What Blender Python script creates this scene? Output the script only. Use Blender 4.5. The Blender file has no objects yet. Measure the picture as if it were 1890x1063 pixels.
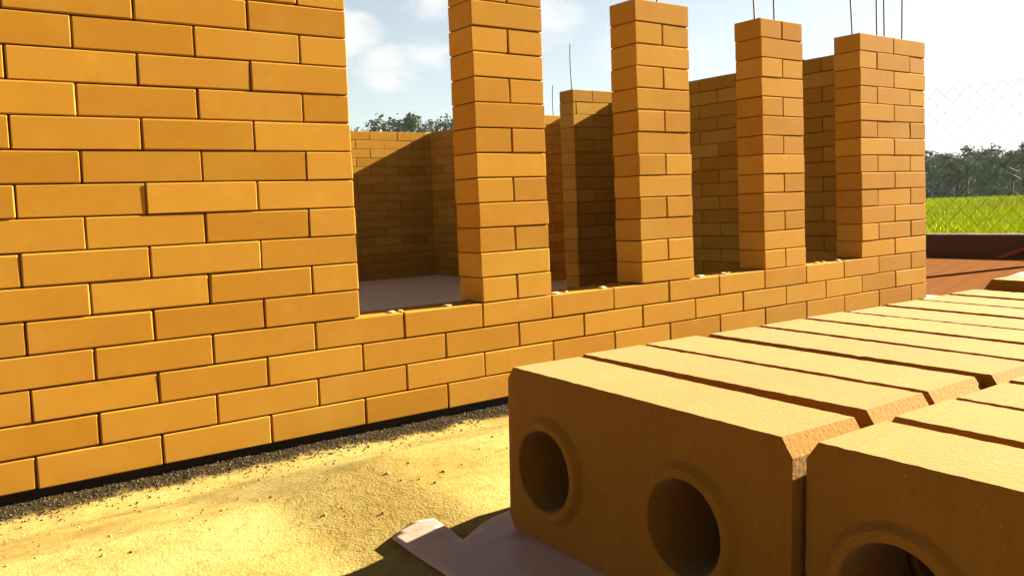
import bpy, bmesh, math, random
from mathutils import Vector, Matrix, noise
from math import radians, sin, cos, pi

random.seed(7)
scn = bpy.context.scene
COL = scn.collection

# ------------------------------------------------------------------ camera
cam = bpy.data.cameras.new("camera")
cam_ob = bpy.data.objects.new("camera", cam)
COL.objects.link(cam_ob)
scn.camera = cam_ob
CAM = Vector((-0.9805, -2.0061, 0.2639))

def rotvec(w):
    w = Vector(w); t = w.length
    return Matrix.Rotation(t, 3, w / t)

_R = rotvec((0.0531, -0.6313, -0.0593)) @ Matrix(((1, 0, 0), (0, 0, -1), (0, 1, 0)))
_m = Matrix((_R[0], -_R[1], -_R[2])).transposed().to_4x4()
_m.translation = CAM
cam_ob.matrix_world = _m
cam.sensor_width = 36.0
cam.lens = 1600.0 / 1890.0 * 36.0
cam.shift_y = -40.1 / 1890.0
cam.clip_start = 0.02
cam.clip_end = 3000

# ------------------------------------------------------------------ light and sky
SUN_EL, SUN_AZ = radians(24.7), radians(8.5)       # azimuth from +X towards -Y
sd = Vector((cos(SUN_EL) * cos(SUN_AZ), -cos(SUN_EL) * sin(SUN_AZ), sin(SUN_EL)))
sun = bpy.data.lights.new("sun", 'SUN')
sun.energy = 5.0
sun.angle = radians(0.5)
sun.color = (0.98, 1.0, 0.77)
sun_ob = bpy.data.objects.new("sun", sun)
sun_ob.rotation_euler = sd.to_track_quat('Z', 'Y').to_euler()
sun_ob.location = (5, -3, 6)
COL.objects.link(sun_ob)

world = bpy.data.worlds.new("World")
scn.world = world
world.use_nodes = True
wt = world.node_tree
WN, WL = wt.nodes, wt.links
bg = WN['Background']
bg.inputs[1].default_value = 0.05
sky = WN.new('ShaderNodeTexSky')
sky.sky_type = 'NISHITA'
sky.sun_disc = False
sky.sun_elevation = SUN_EL
sky.sun_rotation = radians(90) + SUN_AZ
sky.air_density = 1.0
sky.dust_density = 0.9
sky.ozone_density = 1.0
tc = WN.new('ShaderNodeTexCoord')
def wmath(op, a, b=None, clamp=False):
    n = WN.new('ShaderNodeMath'); n.operation = op; n.use_clamp = clamp
    for i, v in enumerate((a, b)):
        if v is None: continue
        if isinstance(v, (int, float)): n.inputs[i].default_value = v
        else: WL.new(v, n.inputs[i])
    return n.outputs[0]
nz = WN.new('ShaderNodeTexNoise'); nz.inputs['Scale'].default_value = 22; nz.inputs['Detail'].default_value = 6
nz.inputs['Roughness'].default_value = .62
stretch = WN.new('ShaderNodeMapping'); stretch.inputs['Scale'].default_value = (1, 1, 2.2)
WL.new(tc.outputs['Generated'], stretch.inputs[0]); WL.new(stretch.outputs[0], nz.inputs['Vector'])
mask = None
for d, r, amp in (((.428, .883, .196), .055, 1.5), ((.4635, .8698, .166), .050, .95), ((.5103, .8428, .1712), .042, .95),
             ((.6064, .7669, .206), .07, 1.0), ((.5121, .8297, .228), .05, .9), ((.4744, .8661, .150), .05, .75),
             ((.70, .69, .17), .09, .7)):
    v = Vector(d).normalized()
    sub = WN.new('ShaderNodeVectorMath'); sub.operation = 'SUBTRACT'
    WL.new(tc.outputs['Generated'], sub.inputs[0]); sub.inputs[1].default_value = v
    sc = WN.new('ShaderNodeVectorMath'); sc.operation = 'MULTIPLY'
    WL.new(sub.outputs[0], sc.inputs[0]); sc.inputs[1].default_value = (1, 1, 1.7)
    ln = WN.new('ShaderNodeVectorMath'); ln.operation = 'LENGTH'; WL.new(sc.outputs[0], ln.inputs[0])
    m = wmath('MULTIPLY', wmath('SUBTRACT', 1.0, wmath('DIVIDE', ln.outputs['Value'], r), True), amp)
    mask = m if mask is None else wmath('MAXIMUM', mask, m)
cl = wmath('ADD', mask, wmath('MULTIPLY', wmath('SUBTRACT', nz.outputs[0], .5), 2.0))
cl = wmath('MULTIPLY', cl, wmath('MULTIPLY', mask, 3, True))
ramp = WN.new('ShaderNodeValToRGB'); WL.new(cl, ramp.inputs[0])
ramp.color_ramp.elements[0].position = .0; ramp.color_ramp.elements[1].position = 1.0; ramp.color_ramp.interpolation = 'EASE'
mix = WN.new('ShaderNodeMixRGB')
WL.new(wmath('MULTIPLY', ramp.outputs[0], .85), mix.inputs[0])
mix.inputs[2].default_value = (2.45, 2.42, 2.4, 1)
haze_mix = WN.new('ShaderNodeMixRGB')
sep = WN.new('ShaderNodeSeparateXYZ'); WL.new(tc.outputs['Generated'], sep.inputs[0])
hz = wmath('SUBTRACT', 1.0, wmath('DIVIDE', sep.outputs[2], .34), True)
WL.new(wmath('MULTIPLY', wmath('MULTIPLY', hz, hz), .5), haze_mix.inputs[0])
hsv = WN.new('ShaderNodeHueSaturation'); hsv.inputs['Saturation'].default_value = .62; hsv.inputs['Value'].default_value = .37
WL.new(sky.outputs[0], hsv.inputs['Color'])
high = wmath('MULTIPLY', wmath('SUBTRACT', sep.outputs[2], .30), 2.6, True)      # deeper sky towards the zenith
WL.new(wmath('SUBTRACT', .37, wmath('MULTIPLY', high, .26)), hsv.inputs['Value'])
WL.new(hsv.outputs[0], haze_mix.inputs[1]); haze_mix.inputs[2].default_value = (1.60, 1.90, 1.98, 1)
WL.new(haze_mix.outputs[0], mix.inputs[1])
WL.new(mix.outputs[0], bg.inputs[0])

vs = scn.view_settings
vs.view_transform = 'Standard'; vs.look = 'None'; vs.gamma = 1.0; vs.use_curve_mapping = False
vs.exposure = 3.0
scn.render.engine = 'CYCLES'
scn.cycles.max_bounces = 8

# ------------------------------------------------------------------ helpers
def mesh_ob(name, bm, mat=None, parent=None, smooth=None, mats=None):
    me = bpy.data.meshes.new(name)
    bm.to_mesh(me); bm.free()
    for m in (mats or [mat]): me.materials.append(m)
    if smooth is not None:
        for p in me.polygons: p.use_smooth = True
        me.set_sharp_from_angle(angle=radians(smooth))
    o = bpy.data.objects.new(name, me)
    COL.objects.link(o)
    if parent: o.parent = parent
    return o

def tag(o, label=None, cat=None, group=None, kind=None):
    if label: o['label'] = label
    if cat: o['category'] = cat
    if group: o['group'] = group
    if kind: o['kind'] = kind
    return o

def empty(name, loc=(0, 0, 0)):
    o = bpy.data.objects.new(name, None)
    o.empty_display_size = .05
    o.location = loc
    COL.objects.link(o)
    return o

class Mat:
    def __init__(s, name, rough=.9, spec=.2):
        s.m = bpy.data.materials.new(name); s.m.use_nodes = True
        s.nt = s.m.node_tree; s.N = s.nt.nodes; s.L = s.nt.links
        s.b = s.N['Principled BSDF']
        s.b.inputs['Roughness'].default_value = rough
        s.b.inputs['Specular IOR Level'].default_value = spec
        if spec <= .02: s.b.inputs['IOR'].default_value = 1.0
        s.tc = s.N.new('ShaderNodeTexCoord')
    def pos(s, scale=(1, 1, 1), world=True):
        mp = s.N.new('ShaderNodeMapping'); mp.inputs['Scale'].default_value = scale
        if world:
            g = s.N.new('ShaderNodeNewGeometry'); s.L.new(g.outputs['Position'], mp.inputs[0])
        else:
            s.L.new(s.tc.outputs['Object'], mp.inputs[0])
        return mp.outputs[0]
    def noise(s, scale, detail=4, rough=.6, vec=None, out=0):
        n = s.N.new('ShaderNodeTexNoise'); n.inputs['Scale'].default_value = scale
        n.inputs['Detail'].default_value = detail; n.inputs['Roughness'].default_value = rough
        s.L.new(vec if vec is not None else s.pos(), n.inputs['Vector'])
        return n.outputs[out]
    def math(s, op, a, b=None, clamp=False):
        n = s.N.new('ShaderNodeMath'); n.operation = op; n.use_clamp = clamp
        for i, v in enumerate((a, b)):
            if v is None: continue
            if isinstance(v, (int, float)): n.inputs[i].default_value = v
            else: s.L.new(v, n.inputs[i])
        return n.outputs[0]
    def ramp(s, f, stops):
        r = s.N.new('ShaderNodeValToRGB'); s.L.new(f, r.inputs[0])
        e = r.color_ramp.elements
        while len(e) < len(stops): e.new(.5)
        for k, (p, c) in zip(e, stops):
            k.position = p; k.color = tuple(c) + (1,) if len(c) == 3 else c
        return r.outputs[0]
    def mix(s, f, a, b, mode='MIX'):
        n = s.N.new('ShaderNodeMixRGB'); n.blend_type = mode
        for i, v in enumerate((f, a, b)):
            if isinstance(v, (int, float)): n.inputs[i].default_value = v
            elif isinstance(v, tuple): n.inputs[i].default_value = v + (1,) if len(v) == 3 else v
            else: s.L.new(v, n.inputs[i])
        return n.outputs[0]
    def color(s, c):
        if isinstance(c, tuple): s.b.inputs['Base Color'].default_value = c + (1,)
        else: s.L.new(c, s.b.inputs['Base Color'])
        return s
    def bump(s, h, strength=.3, dist=.002):
        n = s.N.new('ShaderNodeBump'); n.inputs['Strength'].default_value = strength
        n.inputs['Distance'].default_value = dist
        s.L.new(h, n.inputs['Height']); s.L.new(n.outputs[0], s.b.inputs['Normal'])
        return s

def flat(name, c, rough=.8, spec=.3, metal=0):
    m = Mat(name, rough, spec).color(c); m.b.inputs['Metallic'].default_value = metal
    v = m.noise(60, 3)
    m.color(m.mix(.35, c, m.mix(v, tuple(x * .6 for x in c), tuple(min(1, x * 1.3) for x in c))))
    return m.m

# ------------------------------------------------------------------ materials
def wall_brick(name, lo, hi, tint=(1, 1, 1)):
    m = Mat(name, .9, .04)
    g = m.N.new('ShaderNodeNewGeometry')
    rnd = g.outputs['Random Per Island']
    base = m.mix(rnd, lo, hi)
    r2 = m.math('FRACT', m.math('MULTIPLY', rnd, 17.31))
    r3 = m.math('FRACT', m.math('MULTIPLY', rnd, 91.7))
    base = m.mix(m.math('MULTIPLY', r2, .5), base, m.mix(1, base, (.88, .86, .95), 'MULTIPLY'))
    base = m.mix(m.math('MULTIPLY', m.math('GREATER_THAN', r3, .86), .35), base, m.mix(1, base, (.88, .78, .72), 'MULTIPLY'))
    # fine horizontal press streaks, soft blotches, pits
    st = m.noise(1, 3, .5, m.pos((18, 18, 260)))
    bl = m.noise(14, 4, .6)
    gr = m.noise(900, 2, .6)
    base = m.mix(m.math('MULTIPLY', m.math('SUBTRACT', st, .45), .55, True), base, m.mix(1, base, (.72, .66, .5), 'MULTIPLY'))
    base = m.mix(m.math('MULTIPLY', m.math('SUBTRACT', bl, .5), 1.8, True), base, m.mix(1, base, (1.18, 1.25, 1.4), 'MULTIPLY'))
    pit = m.math('GREATER_THAN', m.noise(170, 2, .5), .715)
    base = m.mix(m.math('MULTIPLY', pit, .5), base, (.06, .022, .004))
    dust = m.noise(3.2, 4, .6)
    base = m.mix(m.math('MULTIPLY', m.math('SUBTRACT', dust, .5), 2.0, True), base, m.mix(.55, base, (.32, .185, .036)))
    scuff = m.noise(34, 5, .75)
    base = m.mix(m.math('MULTIPLY', m.math('SUBTRACT', scuff, .60), 4.5, True), base, m.mix(1, base, (.70, .60, .45), 'MULTIPLY'))
    m.color(base)
    m.bump(m.math('ADD', m.math('MULTIPLY', gr, .6), m.math('ADD', m.math('MULTIPLY', st, .22), m.math('MULTIPLY', pit, -1.2))), .45, .0010)
    m.b.inputs['Sheen Weight'].default_value = .0
    m.b.inputs['Sheen Roughness'].default_value = .5
    m.b.inputs['Sheen Tint'].default_value = (1, .8, .45, 1)
    return m.m

M_BRICK = wall_brick("soil_cement_brick", (.262, .106, .0085), (.335, .148, .0165))
def loose_brick_mat():
    m = Mat("loose_soil_cement_brick", .9, .04)
    oi = m.N.new('ShaderNodeObjectInfo')
    p = m.pos((1, 1, 1), False)
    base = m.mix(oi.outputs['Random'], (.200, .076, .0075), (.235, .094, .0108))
    bl = m.noise(22, 5, .62, p); gr = m.noise(1100, 3, .65, p); sp = m.noise(420, 2, .5, p)
    base = m.mix(m.math('MULTIPLY', m.math('SUBTRACT', bl, .45), 1.6, True), base, m.mix(1, base, (1.12, 1.2, 1.35), 'MULTIPLY'))
    base = m.mix(m.math('MULTIPLY', m.math('GREATER_THAN', sp, .69), .45), base, (.10, .04, .007))
    base = m.mix(m.math('MULTIPLY', m.math('LESS_THAN', sp, .31), .3), base, (.45, .28, .09))
    m.color(base)
    cg = m.noise(260, 4, .7, p); st = m.noise(1, 3, .5, m.pos((6, 90, 6), False))
    base = m.mix(m.math('MULTIPLY', m.math('SUBTRACT', cg, .5), 1.6, True), base, m.mix(1, base, (.78, .70, .6), 'MULTIPLY'))
    base = m.mix(m.math('MULTIPLY', m.math('SUBTRACT', st, .48), 1.5, True), base, m.mix(1, base, (.86, .82, .8), 'MULTIPLY'))
    m.color(base)
    m.bump(m.math('ADD', m.math('MULTIPLY', gr, .7), m.math('ADD', sp, m.math('MULTIPLY', cg, 1.3))), .5, .0009)
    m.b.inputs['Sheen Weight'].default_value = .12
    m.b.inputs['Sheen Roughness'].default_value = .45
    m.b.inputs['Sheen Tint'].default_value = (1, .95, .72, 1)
    return m.m
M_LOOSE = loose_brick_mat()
M_CORE = flat("joint_mortar", (.06, .022, .006), 1, .05)

def sand_mat():
    m = Mat("ground_soil", .95, .02)
    a = m.noise(5, 6, .65); b = m.noise(70, 5, .7); c = m.noise(420, 3, .6); d = m.noise(.7, 3, .5)
    col = m.ramp(a, [(.3, (.205, .120, .031)), (.5, (.255, .163, .049)), (.7, (.30, .206, .075))])
    f2 = m.noise(24, 6, .75)
    col = m.mix(m.math('MULTIPLY', m.math('SUBTRACT', f2, .55), 3.0, True), col, (.175, .098, .025))
    wear = m.math('MULTIPLY', m.math('SUBTRACT', m.noise(2.2, 4, .6), .5), 3.0, True)
    col = m.mix(m.math('MULTIPLY', wear, .45), col, (.31, .218, .088))
    col = m.mix(m.math('MULTIPLY', m.math('SUBTRACT', b, .52), 3.0, True), col, (.105, .052, .012))
    col = m.mix(m.math('MULTIPLY', m.math('GREATER_THAN', c, .66), .55), col, (.08, .038, .011))
    col = m.mix(m.math('MULTIPLY', m.math('LESS_THAN', c, .35), .4), col, (.28, .215, .095))
    # red clay away from the house towards +X
    g = m.N.new('ShaderNodeNewGeometry'); sx = m.N.new('ShaderNodeSeparateXYZ'); m.L.new(g.outputs['Position'], sx.inputs[0])
    far = m.math('MULTIPLY', m.math('SUBTRACT', m.math('ADD', sx.outputs[0], m.math('MULTIPLY', b, .8)), 3.2), 2.0, True)
    red = m.mix(b, (.085, .029, .0105), (.155, .060, .023))
    col = m.mix(far, col, red)
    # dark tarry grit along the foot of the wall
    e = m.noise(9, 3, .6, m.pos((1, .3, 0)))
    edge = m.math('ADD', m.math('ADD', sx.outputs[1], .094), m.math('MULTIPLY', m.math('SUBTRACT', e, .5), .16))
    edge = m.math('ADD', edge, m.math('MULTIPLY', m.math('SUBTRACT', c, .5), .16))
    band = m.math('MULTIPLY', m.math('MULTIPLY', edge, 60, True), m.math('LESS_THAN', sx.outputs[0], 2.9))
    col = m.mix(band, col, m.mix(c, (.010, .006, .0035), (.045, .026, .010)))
    m.color(col)
    m.bump(m.math('ADD', b, m.math('MULTIPLY', c, .6)), .4, .004)
    return m.m
M_SAND = sand_mat()

def grass_mat():
    m = Mat("grass_blades", .9, .0)
    g = m.N.new('ShaderNodeNewGeometry')
    n = m.noise(.35, 3, .6); 
    col = m.mix(g.outputs['Random Per Island'], (.26, .30, .006), (.45, .48, .016))
    col = m.mix(m.math('MULTIPLY', m.math('SUBTRACT', n, .50), 6, True), col, (.30, .24, .05))
    m.color(col)
    return m.m
M_GRASS = grass_mat()
def field_mat():
    m = Mat("field_turf", .95, .0)
    a = m.noise(.3, 4, .6); b = m.noise(6, 5, .7)
    col = m.mix(b, (.12, .19, .007), (.26, .32, .016))
    col = m.mix(m.math('MULTIPLY', m.math('SUBTRACT', a, .5), 5, True), col, (.22, .16, .04))
    m.color(col); m.bump(b, .8, .05)
    return m.m
M_FIELD = field_mat()
def foliage(name, lo, hi):
    m = Mat(name, .9, .02)
    g = m.N.new('ShaderNodeNewGeometry'); oi = m.N.new('ShaderNodeObjectInfo')
    c = m.mix(g.outputs['Random Per Island'], lo, hi)
    c = m.mix(m.math('MULTIPLY', oi.outputs['Random'], .5), c, m.mix(1, c, (1.5, 1.1, .9), 'MULTIPLY'))
    m.color(c)
    return m.m
M_LEAF = foliage("hazed_tree_leaves", (.062, .078, .066), (.110, .128, .098))  # leaf greens lightened and blued, so distance haze is painted into them
M_BARK = flat("tree_bark", (.05, .038, .026))
M_STEEL = flat("rebar_steel", (.10, .075, .065), .6, .4, .6)
M_WIRE = flat("fence_wire", (.02, .02, .021), .8, .0, .0)
M_CONC = flat("concrete", (.2, .17, .14), .9, .2)
def slab_mat():
    m = Mat("slab_concrete", .9, .2)
    a = m.noise(4, 5, .6); b = m.noise(90, 4, .65)
    col = m.mix(a, (.60, .41, .26), (.76, .56, .38))
    col = m.mix(m.math('MULTIPLY', m.math('SUBTRACT', b, .55), 4, True), col, (.17, .095, .05))
    m.color(col); m.bump(b, .5, .004)
    return m.m
M_SLAB = slab_mat()
M_BITUMEN = flat("bitumen_plinth", (.012, .008, .006), .75, .3)
M_MORTAR = flat("dried_mortar", (.36, .27, .14), .95, .1)
def gravel_mat():
    m = Mat("dark_gravel", .9, .25)
    g = m.N.new('ShaderNodeNewGeometry')
    m.color(m.ramp(g.outputs['Random Per Island'], [(0, (.008, .005, .0025)), (.6, (.025, .014, .006)), (.85, (.06, .034, .011)), (1, (.16, .09, .026))]))
    return m.m
M_GRAVEL = gravel_mat()
def bank_mat():
    m = Mat("red_earth_bank", .95, .1)
    a = m.noise(3, 5, .65); b = m.noise(40, 4, .6)
    m.color(m.mix(a, (.046, .019, .010), (.085, .038, .021))); m.bump(b, .6, .02)
    return m.m
M_BANK = bank_mat()
def sheet_mat(name, c, tr):
    m = Mat(name, .45, .4)
    a = m.noise(9, 4, .6); w1 = m.noise(28, 3, .5, m.pos((1, .35, 1))); d = m.noise(55, 5, .7)
    col = m.mix(a, tuple(x * .78 for x in c), c)
    m.color(m.mix(m.math('MULTIPLY', m.math('SUBTRACT', d, .55), 3.5, True), col, (.2, .125, .05)))
    m.bump(w1, .4, .004)
    return m.m
M_SHEET = sheet_mat("grey_plastic_film", (.44, .275, .215), .1)
M_TARP = sheet_mat("white_plastic_film", (.40, .42, .47), .1)
M_HOSE = flat("red_hose", (.26, .02, .012), .5, .4)
M_HILL = None

# ------------------------------------------------------------------ terrain
H = .0698          # brick course
L = .25            # brick length module
D = .118           # brick width
BASE = -4 * H
OST = Vector((-0.6016, -1.4785, 0.1432))
RST = rotvec((.0234, .0115, .0225))

def smooth(a, b, x):
    t = max(0., min(1., (x - a) / (b - a)))
    return t * t * (3 - 2 * t)

def stack_base(x, y):
    n = RST.col[2]
    o = OST + RST @ Vector((0, 0, -.1253))
    return o.z - ((x - o.x) * n.x + (y - o.y) * n.y) / n.z

def ground_z(x, y, rough=True):
    low = -.301
    hi = stack_base(max(-1.6, min(1.6, x)), max(-2.2, min(-1.0, y))) - .002
    f = smooth(-.10, -1.27, y) * .15 + .85 * max(0, min(1, (-.20 - y) / 1.04))
    hi -= -0.0 + .19 * max(0, min(.11, -.60 - x))
    f *= 1 - smooth(1.6, 3.6, x)
    z = low + (hi - low) * f
    if rough and -6 < x < 7 and -6 < y < 1:
        k = 1 - smooth(-1.22, -1.34, y) * (1 - smooth(1.2, 2.0, abs(x)))
        z += k * k * (.0045 * noise.noise((x * 4, y * 4, 1)) + .0030 * noise.noise((x * 17, y * 17, 3)) + .0014 * noise.noise((x * 60, y * 60, 5)))
    # land falls gently away behind, rises a little far off
    d = math.hypot(x, y)
    if d > 20: z -= .4 * smooth(20, 60, d)
    return z

def axis(breaks):
    out = []
    for a, b, s in breaks:
        n = max(1, round((b - a) / s))
        out += [a + (b - a) * i / n for i in range(n)]
    out.append(breaks[-1][1])
    return out

def grid_mesh(name, xs, ys, zf, mat, parent=None):
    bm = bmesh.new()
    V = [[bm.verts.new((x, y, zf(x, y))) for x in xs] for y in ys]
    for j in range(len(ys) - 1):
        for i in range(len(xs) - 1):
            bm.faces.new((V[j][i], V[j][i + 1], V[j + 1][i + 1], V[j + 1][i]))
    return mesh_ob(name, bm, mat, parent, smooth=80)

gx = axis([(-600, -60, 60), (-60, -8, 8), (-8, -2.2, .4), (-2.2, 1.4, .014), (1.4, 3.2, .05), (3.2, 8, .25), (8, 60, 5), (60, 600, 60)])
gy = axis([(-600, -60, 60), (-60, -8, 8), (-8, -2.3, .4), (-2.3, .06, .014), (.06, .5, .1), (.5, 8, .5), (8, 60, 5), (60, 600, 60)])
ground = grid_mesh("ground", gx, gy, ground_z, M_SAND)
tag(ground, kind='structure', label="sunlit yellow sandy soil around the unfinished house", cat="ground")

# ------------------------------------------------------------------ brick masonry
def chamfer_box(bm, lo, hi, c, j=.0004, rz=0.0):
    lo = Vector(lo); hi = Vector(hi)
    V = {}
    ctr = (lo + hi) / 2
    chips = {}
    for q in range(8):
        if random.random() < .055: chips[(q & 1, q >> 1 & 1, q >> 2 & 1)] = random.uniform(.001, .0026)
    for sx in (0, 1):
        for sy in (0, 1):
            for sz in (0, 1):
                s = (sx, sy, sz)
                for ax in range(3):
                    p = [hi[k] if s[k] else lo[k] for k in range(3)]
                    for k in range(3):
                        if k != ax:
                            pass
                    q = []
                    for k in range(3):
                        v = p[k]
                        if k != ax:
                            v += (-c if s[k] else c)
                        q.append(v + random.uniform(-j, j))
                    if rz:
                        dx, dy = q[0] - ctr.x, q[1] - ctr.y
                        q[0] = ctr.x + dx * cos(rz) - dy * sin(rz); q[1] = ctr.y + dx * sin(rz) + dy * cos(rz)
                    if s in chips:
                        for k in range(3):
                            q[k] += (-1 if s[k] else 1) * chips[s] * random.uniform(.3, 1.0) * (0 if k == ax else 1)
                    V[s + (ax,)] = bm.verts.new(q)
    def face(vs):
        try: f = bm.faces.new(vs)
        except ValueError: return
    # main faces: verts with ax == face axis
    quad = [(0, 0), (1, 0), (1, 1), (0, 1)]
    for ax in range(3):
        o = [k for k in range(3) if k != ax]
        for side in (0, 1):
            vs = []
            for a, b in quad:
                s = [0, 0, 0]; s[ax] = side; s[o[0]] = a; s[o[1]] = b
                vs.append(V[tuple(s) + (ax,)])
            flip = (side == 0) ^ (ax == 1)
            face(vs[::-1] if flip else vs)
    for ax in range(3):          # edges running along ax
        a, b = [k for k in range(3) if k != ax]
        for sa in (0, 1):
            for sb in (0, 1):
                s0 = [0, 0, 0]; s0[a] = sa; s0[b] = sb
                s1 = list(s0); s1[ax] = 1
                s0, s1 = tuple(s0), tuple(s1)
                face([V[s0 + (a,)], V[s1 + (a,)], V[s1 + (b,)], V[s0 + (b,)]])
    for sx in (0, 1):
        for sy in (0, 1):
            for sz in (0, 1):
                s = (sx, sy, sz)
                face([V[s + (0,)], V[s + (1,)], V[s + (2,)]])

GAP = .0016
def masonry(name, runs, parent, ax=0, origin=(0, 0), lattice=0.0, jit=.0009, mat=None, core=True, label=None):
    """runs: (u0, u1, v0, v1) in brick / course units along one wall line; one mesh"""
    bm = bmesh.new()
    for (u0, u1, v0, v1) in runs:
        for k in range(v0, v1):
            off = lattice + (0.0 if k % 2 == 0 else .5)
            us = [u0]
            n = math.ceil(u0 - off + 1e-6)
            while n + off < u1 - 1e-6:
                if n + off > u0 + 1e-6: us.append(n + off)
                n += 1
            us.append(u1)
            cj = random.uniform(-jit, jit)
            for a, b in zip(us, us[1:]):
                dy = random.uniform(-jit, jit); dx = random.uniform(-.0006, .0006)
                e0 = cj * 1.6 if a == u0 else 0; e1 = cj * 1.6 if b == u1 else 0
                p0, p1 = a * L + GAP + dx + e0, b * L - GAP + dx + e1
                z0, z1 = k * H + GAP * .75, (k + 1) * H - GAP * .75
                rz = random.uniform(-.003, .003)
                if ax == 0:
                    chamfer_box(bm, (origin[0] + p0, origin[1] + dy, z0), (origin[0] + p1, origin[1] + D + dy, z1), .0025 + random.uniform(-.0006, .0006), .0005, rz)
                else:
                    chamfer_box(bm, (origin[0] + dy, origin[1] + p0, z0), (origin[0] + D + dy, origin[1] + p1, z1), .0025 + random.uniform(-.0006, .0006), .0005, rz)
    bmesh.ops.recalc_face_normals(bm, faces=bm.faces[:])
    nb = len(bm.faces)
    if core:
        i = .0065
        for (u0, u1, v0, v1) in runs:
            a, b = u0 * L + i, u1 * L - i
            if ax == 0: lo, hi = (origin[0] + a, origin[1] + i, v0 * H + .004), (origin[0] + b, origin[1] + D - i, v1 * H - .006)
            else: lo, hi = (origin[0] + i, origin[1] + a, v0 * H + .004), (origin[0] + D - i, origin[1] + b, v1 * H - .006)
            r = bmesh.ops.create_cube(bm, size=1)
            for v in r['verts']:
                v.co = Vector([lo[q] + (v.co[q] + .5) * (hi[q] - lo[q]) for q in range(3)])
        bm.faces.ensure_lookup_table()
        for f in bm.faces[nb:]: f.material_index = 1
    o = mesh_ob(name, bm, parent=parent, mats=[mat or M_BRICK, M_CORE])
    if label: o['label'] = label
    return o

house = empty("unfinished_house", (0, 0, BASE))
tag(house, "unfinished roofless house of orange-yellow soil cement bricks with tall window openings between pillars", "house")
house.location = (0, 0, 0)

TOP = 13
masonry("wall", [(-13, 0, 0, TOP), (-13, 11, -4, 0)], house, label="long sunlit front wall with a low sill course under its openings")
def rebar(pts, parent):
    bm = bmesh.new()
    tube(bm, pts, .0034, 8)
    return mesh_ob("rebar", bm, M_STEEL, parent, smooth=60)

def tube(bm, pts, r, n=8, cap=True):
    pts = [Vector(p) for p in pts]
    rings = []
    for i, p in enumerate(pts):
        d = (pts[min(i + 1, len(pts) - 1)] - pts[max(i - 1, 0)]).normalized()
        a = d.orthogonal().normalized()
        if rings:
            a = (rings[-1][1] - d * rings[-1][1].dot(d)).normalized()
        b = d.cross(a)
        rr = r[i] if isinstance(r, (list, tuple)) else r
        rings.append(([bm.verts.new(p + a * (rr * cos(2 * pi * k / n)) + b * (rr * sin(2 * pi * k / n))) for k in range(n)], a))
    for (r0, _), (r1, _) in zip(rings, rings[1:]):
        for k in range(n):
            bm.faces.new((r0[k], r0[(k + 1) % n], r1[(k + 1) % n], r1[k]))
    if cap:
        bm.faces.new(rings[0][0][::-1]); bm.faces.new(rings[-1][0])

def bar(x, y, h, parent, z0=TOP * H - .05, lean=0):
    pts = [(x + lean * t * t + .004 * sin(5 * t + x * 9), y, z0 + (h + .05) * t) for t in [i / 8 for i in range(9)]]
    return rebar(pts, parent)

pillars = []
for u0, u1, n in ((1.5, 2.5, 1), (4, 5, 2), (6.5, 7.5, 3), (9, 11, 4)):
    lab = None
    if n == 4: lab = "wide end pillar two bricks broad with four steel rods on top"
    p = masonry("pillar", [(u0, u1, 0, TOP)], house, jit=.0012, label=lab)
    pillars.append(p)
bar(.5, .06, .5, pillars[0])
bar(1.17, .06, .45, pillars[1])
bar(1.664, .055, .55, pillars[2], lean=-.01); bar(1.79, .06, .5, pillars[2])
bar(2.316, .075, .55, pillars[3], lean=-.05); bar(2.47, .055, .6, pillars[3]); bar(2.545, .065, .6, pillars[3], lean=-.03); bar(2.672, .06, .55, pillars[3])

# inner and rear walls
masonry("wall", [(0, 6.4, -4, TOP)], house, ax=1, origin=(2.632, D + .002), lattice=.25, core=True)
cw = masonry("wall", [(-.0, 1.716, -4, TOP)], house, origin=(2.203, 1.722), lattice=.6)
bar(2.2475, 1.78, .26, cw)
masonry("wall", [(0, 5.1, -4, TOP)], house, ax=1, origin=(2.785, 2.97), lattice=.3)
masonry("wall", [(-12, 5.0, -4, TOP)], house, origin=(2.2, 4.245), lattice=.12, label="rear wall with a bright sunlit top corner above a slanting shadow")
fw = masonry("wall", [(0, 2.6, -4, TOP)], house, origin=(2.76, 2.85), lattice=.3)
bar(3.03, 2.91, .22, fw)
masonry("wall", [(0, 3.945, -4, TOP)], house, ax=1, origin=(3.075, 1.862), lattice=.3)

def box(bm, lo, hi):
    r = bmesh.ops.create_cube(bm, size=1)
    for v in r['verts']:
        v.co = Vector([lo[q] + (v.co[q] + .5) * (hi[q] - lo[q]) for q in range(3)])
    return r['verts']

bm = bmesh.new(); box(bm, (-3.3, D + .004, BASE - .2), (3.4, 4.24, BASE + .004)); 
mesh_ob("floor_slab", bm, M_SLAB, house)
bm = bmesh.new(); box(bm, (-3.2, .016, -.6), (2.735, D, BASE - .001))
mesh_ob("plinth", bm, M_BITUMEN, house)

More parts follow.
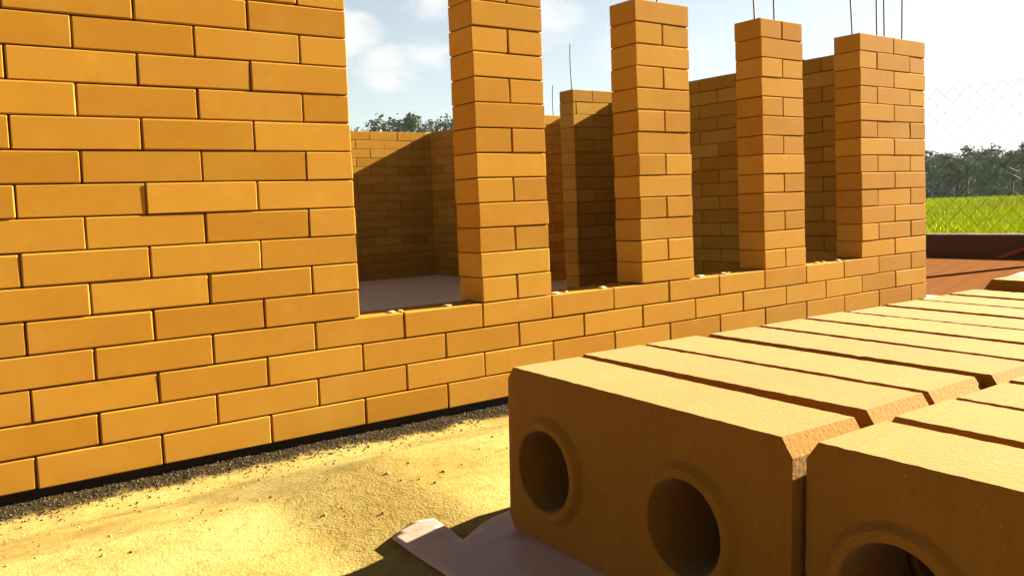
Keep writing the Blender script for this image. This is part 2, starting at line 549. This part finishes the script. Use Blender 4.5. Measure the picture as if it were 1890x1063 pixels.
# mortar lumps left on the sill
def lump(parent, x, y, z, r, fl=.45, name="mortar_lump", mat=None):
    bm = bmesh.new()
    bmesh.ops.create_icosphere(bm, subdivisions=3, radius=1)
    sd_ = random.uniform(0, 99)
    for v in bm.verts:
        k = 1 + .35 * noise.noise(v.co * 1.3 + Vector((sd_, 0, 0))) + .18 * noise.noise(v.co * 4 + Vector((0, sd_, 0)))
        v.co = Vector((v.co.x * r * k * 1.5, v.co.y * r * k, v.co.z * r * k * fl))
        v.co += Vector((x, y, z))
    return mesh_ob(name, bm, mat or M_MORTAR, parent, smooth=50)
for x, y, r in ((.098, .022, .010), (.13, .03, .007), (.272, .022, .013), (.29, .04, .009), (.35, .03, .006), (.655, .02, .012), (.70, .025, .007),
                (.845, .02, .012), (.87, .035, .008), (.93, .03, .006), (1.29, .02, .013), (1.315, .03, .010), (1.42, .02, .012), (1.455, .03, .009), (1.50, .025, .006),
                (1.97, .02, .012), (2.02, .025, .009), (2.11, .02, .013), (2.15, .03, .008)):
    lump(house, x, y, .001, r * .8)

# ------------------------------------------------------------------ loose bricks with holes
def make_loose_mesh(seed):
    rnd = random.Random(seed)
    bm = bmesh.new()
    W, Hh, T = .259, .126, .0705
    iw, ih = W - .012, Hh - .016        # face between chamfers
    NS = 96
    half = iw / 2
    def sq(cx, i):
        # i-th of NS points around a rectangle half x ih centred cx, starting at angle -135deg corner
        per = NS // 4; s, f = divmod(i, per); t = f / per
        a, b = half / 2, ih / 2
        if s == 0: return (cx - a + 2 * a * t, -b)
        if s == 1: return (cx + a, -b + 2 * b * t)
        if s == 2: return (cx + a - 2 * a * t, b)
        return (cx - a, b - 2 * b * t)
    def circ(cx, r, i):
        x, y = sq(0, i); an = math.atan2(y / (ih / 2), x / (half / 2))
        return (cx + r * cos(an), r * sin(an) - .005)
    def ring(pts, s):
        return [bm.verts.new((s, x, z)) for x, z in pts]
    def bridge(a, b, flip=False):
        n = len(a)
        for k in range(n):
            q = (a[k], a[(k + 1) % n], b[(k + 1) % n], b[k])
            bm.faces.new(q[::-1] if flip else q)
    HR = .0292
    for cx in (-half / 2, half / 2):
        hx = -.0580 if cx < 0 else .0770
        prof = [(.0390, 0), (.0375, -.0016), (.0362, -.0042), (.0350, -.0054), (.0330, -.0056), (HR + .0008, -.0052), (HR, -.0042), (HR, T - .008), (.039, T - .007), (.044, T)]
        outer = ring([sq(cx, i) for i in range(NS)], 0)
        prev = outer
        for r, s in prof:
            cur = ring([circ(hx, r, i) for i in range(NS)], s); bridge(prev, cur); prev = cur
        back = ring([sq(cx, i) for i in range(NS)], T); bridge(prev, back)
    # outline loop
    per = NS // 4
    pts = []
    for k in range(2 * per): pts.append((-half + iw * k / (2 * per), -ih / 2))
    for k in range(per): pts.append((half, -ih / 2 + ih * k / per))
    for k in range(2 * per): pts.append((half - iw * k / (2 * per), ih / 2))
    for k in range(per): pts.append((-half, ih / 2 - ih * k / per))
    CX, CZ = .007, .010                    # chamfer along the short edges
    X, Z = W / 2, Hh / 2
    corners = [((-X + CX, -Z), (X - CX, -Z), 2 * per), ((X, -Z + CZ), (X, Z - CZ), per), ((X - CX, Z), (-X + CX, Z), 2 * per), ((-X, Z - CZ), (-X, -Z + CZ), per)]
    def full(jit):
        out = []
        for i, (p, q, n) in enumerate(corners):
            out.append(corners[i - 1][1])
            for k in range(1, n):
                f = (k - 1) / (n - 1)
                out.append((p[0] + (q[0] - p[0]) * f, p[1] + (q[1] - p[1]) * f))
        return [(x + rnd.uniform(-jit, jit), z + rnd.uniform(-jit, jit) - (jit * 3 * rnd.random() if rnd.random() < .04 else 0) * (1 if z > 0 else -1)) for x, z in out]
    l0 = ring(pts, 0); l1 = ring(full(.0002), .0026); l2 = ring(full(.0002), T - .003); l3 = ring(pts, T)
    bridge(l1, l0); bridge(l2, l1); bridge(l3, l2)
    bmesh.ops.remove_doubles(bm, verts=bm.verts[:], dist=1e-5)
    bmesh.ops.recalc_face_normals(bm, faces=bm.faces[:])
    me = bpy.data.meshes.new("loose_brick")
    bm.to_mesh(me); bm.free()
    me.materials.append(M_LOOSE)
    for p in me.polygons: p.use_smooth = True
    me.set_sharp_from_angle(angle=radians(28))
    return me
loose_meshes = [make_loose_mesh(s) for s in range(4)]
ORD = ["first", "second", "third", "fourth", "fifth", "sixth", "seventh", "eighth", "ninth", "tenth", "eleventh", "twelfth"]
def loose(s, tmid, label, yaw=0, dz=0, mesh=0, tilt=0):
    o = bpy.data.objects.new("loose_brick", loose_meshes[mesh % 4])
    COL.objects.link(o)
    m = Matrix.Translation(OST) @ RST.to_4x4() @ Matrix.Translation((s, -tmid, -.0625 + dz)) @ Matrix.Rotation(yaw, 4, 'Z') @ Matrix.Rotation(tilt, 4, 'Y')
    o.matrix_world = m
    tag(o, label, "brick", "loose bricks stacked on edge in two rows")
    return o
SP = .0763
rj = random.Random(3)
for k in range(10):
    if k == 0: lab = "front brick of the left-hand row, with two whole round holes in its shaded face"
    else: lab = ORD[k] + " brick back from the two-holed front brick in the left-hand row of loose bricks"
    loose(k * SP - .0026 + (rj.uniform(-.0005, .0005) if k else -.002), .123 + (rj.uniform(-.003, .003) if k else 0), lab, yaw=-.04 if k == 0 else rj.uniform(-.008, .008), dz=rj.uniform(-.0008, .0008), mesh=k)
loose(10 * SP + .02, .13, "brick lying slightly higher at the far end of the left-hand row, beside white plastic", yaw=.03, dz=.012, mesh=1)
for k in range(5):
    if k == 0: lab = "front brick of the right-hand row, its round hole cut off at the bottom"
    else: lab = ORD[k] + " brick back from the front in the right-hand row of loose bricks"
    loose(k * .0745 - .0030 + rj.uniform(-.001, .001), .261 + .129 - .004, lab, yaw=rj.uniform(-.006, .006), dz=rj.uniform(-.0008, .0008), mesh=k + 2)

# thin plastic film under the bricks
def film(name, outline, zf, mat, thick=.0006, sub=.006, parent=None, place=None):
    xs = [p[0] for p in outline]; ys = [p[1] for p in outline]
    bm = bmesh.new()
    vs = [bm.verts.new((x, y, 0)) for x, y in outline]
    bm.faces.new(vs)
    # slice into a fine grid so that it can be rumpled
    x = min(xs) + sub
    while x < max(xs):
        bmesh.ops.bisect_plane(bm, geom=bm.verts[:] + bm.edges[:] + bm.faces[:], plane_co=(x, 0, 0), plane_no=(1, 0, 0)); x += sub
    y = min(ys) + sub
    while y < max(ys):
        bmesh.ops.bisect_plane(bm, geom=bm.verts[:] + bm.edges[:] + bm.faces[:], plane_co=(0, y, 0), plane_no=(0, 1, 0)); y += sub
    for v in bm.verts: v.co.z = zf(v.co.x, v.co.y)
    bmesh.ops.recalc_face_normals(bm, faces=bm.faces[:])
    if place: bm.transform(place)
    ob = mesh_ob(name, bm, mat, parent, smooth=70)
    md = ob.modifiers.new("thickness", 'SOLIDIFY'); md.thickness = thick
    return ob
PL = Matrix.Translation(OST) @ RST.to_4x4()
out = [(-.0727, -.0494), (-.0695, -.0118), (-.0685, .0337), (-.0664, .0695), (-.0423, .0784), (-.0282, .0681), (-.031, .0399), (-.0335, .0176),
       (-.0095, .0263), (.0205, .0319), (.05, .026), (.2, .03), (.5, .02), (.86, .015), (.86, -.56), (-.07, -.54), (-.078, -.25)]
film("plastic_film", out, lambda x, y: -.1255 - .19 * max(0, min(.11, -x)) + (.0008 * (1 + noise.noise((x * 40, y * 40, 2))) if x < .0 else 0) * smooth(.0, -.03, x) , M_SHEET, sub=.008, place=PL)
tag(bpy.data.objects["plastic_film"], "thin pinkish grey plastic film spread under the loose bricks on the sand", "plastic sheet")

# white plastic heaped at the far end of the rows
def tarp_z(x, y):
    return -.120 + .128 * smooth(.80, .93, x + .5 * max(0, y)) * (1 - .5 * smooth(1.2, 1.6, x)) * (1 - smooth(.03, .13, y)) + .007 * noise.noise((x * 9, y * 9, 4)) + .004 * noise.noise((x * 25, y * 25, 6))
tarp = film("plastic_sheet", [(.79, .02), (.785, .05), (.85, .10), (1.0, .14), (1.5, .14), (1.7, -.1), (1.65, -.55), (.875, -.55), (.875, -.005), (.80, .008)], tarp_z, M_TARP, sub=.03, place=PL)
tag(tarp, "crumpled white plastic sheet behind the far end of the loose bricks", "plastic sheet")

# ------------------------------------------------------------------ dark gravel strip along the wall foot
_ico = bmesh.new(); bmesh.ops.create_icosphere(_ico, subdivisions=1, radius=1)
ICO_V = [v.co.copy() for v in _ico.verts]; ICO_F = [[v.index for v in f.verts] for f in _ico.faces]; _ico.free()
def scatter(name, count, area, rmin, rmax, mat, dens=None, bury=.3):
    VV, FF = [], []
    n = 0
    while n < count:
        x = random.uniform(area[0], area[1]); y = random.uniform(area[2], area[3])
        if dens and random.random() > dens(x, y): continue
        n += 1
        r = rmin + (rmax - rmin) * random.random() ** 2.5
        rot = Matrix.Rotation(random.uniform(0, 6), 3, Vector((random.random(), random.random(), random.random() + .1)).normalized())
        s = (random.uniform(.7, 1.4), random.uniform(.7, 1.2), random.uniform(.5, .9))
        o = Vector((x, y, ground_z(x, y) + r * (.5 - bury)))
        k = len(VV)
        for v in ICO_V:
            VV.append(rot @ Vector((v.x * s[0], v.y * s[1], v.z * s[2])) * (r * random.uniform(.85, 1.15)) + o)
        FF += [[i + k for i in f] for f in ICO_F]
    me = bpy.data.meshes.new(name); me.from_pydata(VV, [], FF); me.materials.append(mat)
    o = bpy.data.objects.new(name, me); COL.objects.link(o)
    return o
def strip(x, y):
    w = .066 + .035 * noise.noise((x * 3, 0, 8)) + .03 * noise.noise((x * 14, 0, 2))
    return 1.0 if y > -w else math.exp((y + w) / .03)
g1 = scatter("gravel", 13000, (-1.7, 1.6, -.22, .015), .0010, .0033, M_GRAVEL, strip)
tag(g1, "dark coarse gravel strip along the foot of the brick wall", "gravel", kind='stuff')
def speck_mat():
    m = Mat("soil_crumb", .95, .1)
    g = m.N.new('ShaderNodeNewGeometry')
    m.color(m.ramp(g.outputs['Random Per Island'], [(0, (.09, .045, .011)), (.5, (.22, .135, .036)), (1, (.3, .21, .075))]))
    return m.m
M_CRUMB = speck_mat()
g2 = scatter("soil_crumbs", 3800, (-1.6, .9, -1.36, -.08), .0005, .0021, M_CRUMB, lambda x, y: 1)
tag(g2, "loose crumbs of yellow soil scattered over the sand", "soil crumbs", kind='stuff')

# ------------------------------------------------------------------ far side: bank, fence, field, trees
bank_x = 6.5
# low retaining wall, field behind
wall_pts = [(bank_x + .25, 6.0), (bank_x + .05, 3.0), (bank_x, 0.0), (bank_x, -4.0)]
bm = bmesh.new()
def bank_section(y):
    x = bank_x + .02 * noise.noise((y * 1.3, 0, 0))
    return [(x - .03, y, -.55), (x, y, -.119 + .006 * noise.noise((y * 5, 1, 1))), (x + .16, y, -.113), (x + .16, y, -.55)]
prev = None
ys = [8 - i * .15 for i in range(100)]
for y in ys:
    cur = [bm.verts.new(p) for p in bank_section(y)]
    if prev:
        for a in range(3): bm.faces.new((prev[a], prev[a + 1], cur[a + 1], cur[a]))
    prev = cur
bank = mesh_ob("retaining_wall", bm, M_BANK, smooth=40)
tag(bank, "low dark red earth retaining wall below the bright green field", "retaining wall")

def field_z(x, y):
    d = math.hypot(x - 6.5, y)
    return -.135 + .02 * noise.noise((x * .5, y * .5, 0)) - .25 * smooth(8, 60, d) + .0 * d
field = grid_mesh("grass_field", axis([(bank_x + .12, 20, .5), (20, 150, 5)]), axis([(-40, 80, 2)]), field_z, M_FIELD)
tag(field, kind='structure', label="open green grass field beyond the fence", cat="field")
# blades of grass, dense near the bank
bm = bmesh.new()
def blade(x, y, h, w):
    a = random.uniform(0, pi); dx, dy = cos(a) * w, sin(a) * w
    lx, ly = random.uniform(-.5, .5) * h, random.uniform(-.5, .5) * h
    z = field_z(x, y)
    v = [bm.verts.new((x - dx, y - dy, z - .01)), bm.verts.new((x + dx, y + dy, z - .01)), bm.verts.new((x + dx * .6 + lx * .4, y + dy * .6 + ly * .4, z + h * .6)), bm.verts.new((x + lx, y + ly, z + h))]
    bm.faces.new((v[0], v[1], v[2])); bm.faces.new((v[0], v[2], v[3]))
for i in range(42000):
    t = random.random() ** 1.7
    dist = 7.5 + 60 * t
    an = math.atan2(random.uniform(.30, .60), 1)
    x = CAM.x + dist * cos(an); y = CAM.y + dist * sin(an)
    if x < bank_x + .17: continue
    sc_ = .5 + dist / 22
    blade(x, y, random.uniform(.03, .10) * sc_ * (.7 if dist > 30 else 1), .0034 * sc_ * 1.6)
grass = mesh_ob("grass", bm, M_GRASS)
tag(grass, "bright green grass growing on the field behind the low bank", "grass", kind='stuff')

# chain-link fence
fence = empty("chain_link_fence", (bank_x + .3, 0, -.13))
fence.location = (0, 0, 0)
tag(fence, "tall pale chain link fence along the edge of the green field", "fence")
bm = bmesh.new()
fx, fz0, fz1, st = bank_x + .3, -.13, 1.17, .071
y0, y1 = -1.3, 4.6
nz_ = int((fz1 - fz0) / st); ny = int((y1 - y0) / st)
R_W = .0020
for i in range(ny):
    # each wire zigzags upwards, hooking its neighbour
    pts = []
    for k in range(nz_ + 1):
        yy = y0 + i * st + (st / 2 if (k + i) % 2 else -st / 2)
        pts.append((fx + (.003 if (k + i) % 2 else -.003), yy + .004 * noise.noise((i * .7, k * .5, 3)), fz0 + (fz1 - fz0) * k / nz_))
    tube(bm, pts, R_W, 4, cap=False)
mesh_ob("wire_mesh", bm, M_WIRE, fence)
for yy in (3.4, .62):
    bm = bmesh.new()
    tube(bm, [(fx + .06, yy, -.4), (fx + .06, yy, 1.2), (fx + .06, yy, 1.38), (fx - .12, yy, 1.62)], [.05, .05, .048, .035], 10)
    mesh_ob("post", bm, M_CONC, fence, smooth=40)

# red hose at the foot of the bank
bm = bmesh.new()
hp = [(6.44, .5, .02), (6.43, .9, -.13), (6.42, 1.21, -.245), (6.40, 1.42, -.325), (6.36, 1.6, -.352), (6.34, 2.0, -.345), (6.3, 2.6, -.32)]
def spline(P, n=8):
    P = [Vector(p) for p in P]; out = []
    for i in range(len(P) - 1):
        a, b, c, d = P[max(i - 1, 0)], P[i], P[i + 1], P[min(i + 2, len(P) - 1)]
        for k in range(n):
            t = k / n
            out.append(.5 * ((2 * b) + (c - a) * t + (2 * a - 5 * b + 4 * c - d) * t * t + (3 * b - a - 3 * c + d) * t ** 3))
    out.append(P[-1]); return out
tube(bm, spline(hp), .012, 8)
hose = mesh_ob("hose", bm, M_HOSE, smooth=60)
tag(hose, "thin red hose curving down against the dark bank", "hose")

# trees
def make_tree_meshes(seed, kind):
    rnd = random.Random(seed)
    bt = bmesh.new()
    h = 1.0
    trunk = [(0, 0, -.05), (.01, .0, .15), (.0, .015, .35), (.02, .01, .55), (.01, .0, .8)]
    tube(bt, trunk, [.032, .026, .021, .015, .006], 8)
    clumps = []
    nb = 10 if kind == 0 else 7
    for i in range(nb):
        a = i * 2.4 + rnd.uniform(-.4, .4); z0 = rnd.uniform(.06, .6); l = rnd.uniform(.2, .38) * (1.2 - z0)
        l *= 1.4
        e = Vector((cos(a) * l, sin(a) * l, z0 + rnd.uniform(.08, .28)))
        tube(bt, [(0, 0, z0), e * .5 + Vector((0, 0, z0 * .5 + .02)), e], [.012, .008, .003], 5)
        for q in range(3 if kind == 0 else 2):
            clumps.append((e + Vector((rnd.uniform(-.1, .1), rnd.uniform(-.1, .1), rnd.uniform(-.06, .1))), rnd.uniform(.075, .15)))
    for q in range(9):
        a = rnd.uniform(0, 6.28); rr_ = rnd.uniform(.1, .34)
        clumps.append((Vector((cos(a) * rr_, sin(a) * rr_, rnd.uniform(.04, .26))), rnd.uniform(.09, .15)))
    for q in range(6): clumps.append((Vector((rnd.uniform(-.1, .1), rnd.uniform(-.1, .1), rnd.uniform(.68, .95))), rnd.uniform(.06, .12)))
    bl = bmesh.new()
    for c, r in clumps:
        for i in range(75 if kind == 0 else 45):
            d = Vector((rnd.gauss(0, 1), rnd.gauss(0, 1), rnd.gauss(0, .75)))
            d = d.normalized() * (rnd.random() ** .4)
            p = c + d * r
            s = rnd.uniform(.010, .022)
            n = (d + Vector((rnd.uniform(-.6, .6), rnd.uniform(-.6, .6), rnd.uniform(-.2, .8)))).normalized()
            a = n.orthogonal().normalized(); b = n.cross(a)
            ang = rnd.uniform(0, 6); a, b = a * cos(ang) + b * sin(ang), b * cos(ang) - a * sin(ang)
            bl.faces.new([bl.verts.new(p + a * s * 1.3), bl.verts.new(p + b * s * .8), bl.verts.new(p - a * s * 1.3), bl.verts.new(p - b * s * .8)])
    mt = bpy.data.meshes.new("trunk"); bt.to_mesh(mt); bt.free(); mt.materials.append(M_BARK)
    for p in mt.polygons: p.use_smooth = True
    ml = bpy.data.meshes.new("crown"); bl.to_mesh(ml); bl.free(); ml.materials.append(M_LEAF)
    return mt, ml
variants = [make_tree_meshes(s, 0 if s % 3 else 1) for s in range(6)]
def tree(x, y, z, h, w, v, label, group):
    t = empty("tree", (x, y, z)); t.scale = (h * w, h * w, h); t.rotation_euler = (0, 0, random.uniform(0, 6.28))
    tag(t, label, "tree", group)
    for nm, me in zip(("trunk", "crown"), variants[v % 6]):
        o = bpy.data.objects.new(nm, me); COL.objects.link(o); o.parent = t
    return t
# bearing given as slope dy/dx from the camera
random.seed(21)
GR = "trees along the far edge of the green field"
for i in range(28):
    s = .418 + (i + random.uniform(-.4, .4)) * (.552 - .418) / 28
    a = math.atan(s); d = random.uniform(66, 120)
    x, y = CAM.x + d * cos(a), CAM.y + d * sin(a)
    hh = d * random.choice((.026, .032, .038, .044, .05))
    tree(x, y, -.6, hh + .3, random.uniform(1.2, 1.8), i, "dark green tree in the dense tree line at the far edge of the field", GR)
GL = "trees above the rear wall"
for i in range(13):
    bx = .425 + i * .0108 + random.uniform(-.004, .004)
    b = math.atan2(math.sqrt(1 - bx * bx), bx); d = random.uniform(55, 75)
    x, y = CAM.x + d * cos(b), CAM.y + d * sin(b)
    prof = .101 + .013 * max(0, 1 - abs(bx - .51) / .045) + random.uniform(-.010, .006)
    tree(x, y, -.6, d * prof + .8, random.uniform(.75, 1.15), i + 3, "dark tree rising beyond the top of the rear brick wall", GL)

# distant hill
def hill_mat():
    m = Mat("hazed_hill_forest", 1, .0)
    a = m.noise(.05, 5, .6); b = m.noise(.25, 4, .7)
    c = m.mix(b, (.05, .068, .062), (.10, .125, .105))  # hazy blue-green: far-off air painted into the forest colour
    c = m.mix(m.math('MULTIPLY', m.math('SUBTRACT', a, .56), 10, True), c, (.20, .15, .12))
    m.color(c); m.bump(b, 1, 3)
    return m.m
M_HILL = hill_mat()
def hill_z(x, y):
    r = math.hypot(x, y); an = math.atan2(y, x)
    z = -6 + 15 * smooth(150, 330, r) * (.55 + .5 * noise.noise((an * 5, 0, 3)) + .55 * smooth(.52, .36, an)) 
    return z + 2.2 * noise.noise((x * .07, y * .07, 2)) * smooth(150, 220, r)
bm = bmesh.new()
na, nr = 220, 40
V = [[bm.verts.new((r * cos(a), r * sin(a), hill_z(r * cos(a), r * sin(a)))) for a in [-.6 + 3.4 * i / na for i in range(na + 1)]] for r in [140 + 260 * j / nr for j in range(nr + 1)]]
for j in range(nr):
    for i in range(na):
        bm.faces.new((V[j][i], V[j + 1][i], V[j + 1][i + 1], V[j][i + 1]))
hill = mesh_ob("hills", bm, M_HILL, smooth=80)
tag(hill, kind='structure', label="low wooded hills on the horizon", cat="hills")

# ------------------------------------------------------------------ haze
bm = bmesh.new()
bmesh.ops.create_cube(bm, size=1)
for v in bm.verts: v.co = Vector((v.co.x * 1300, v.co.y * 1300, -14 if v.co.z < 0 else 45))
hm = bpy.data.materials.new("haze_air"); hm.use_nodes = True
hn = hm.node_tree; hn.nodes.clear()
ho = hn.nodes.new('ShaderNodeOutputMaterial'); hv = hn.nodes.new('ShaderNodeVolumePrincipled')
hv.inputs['Density'].default_value = .0002
hv.inputs['Color'].default_value = (.86, .92, 1.0, 1)
hn.links.new(hv.outputs[0], ho.inputs['Volume'])
tag(mesh_ob("haze", bm, hm), kind='stuff', label="thin pale haze in the air over the distant trees", cat="haze")
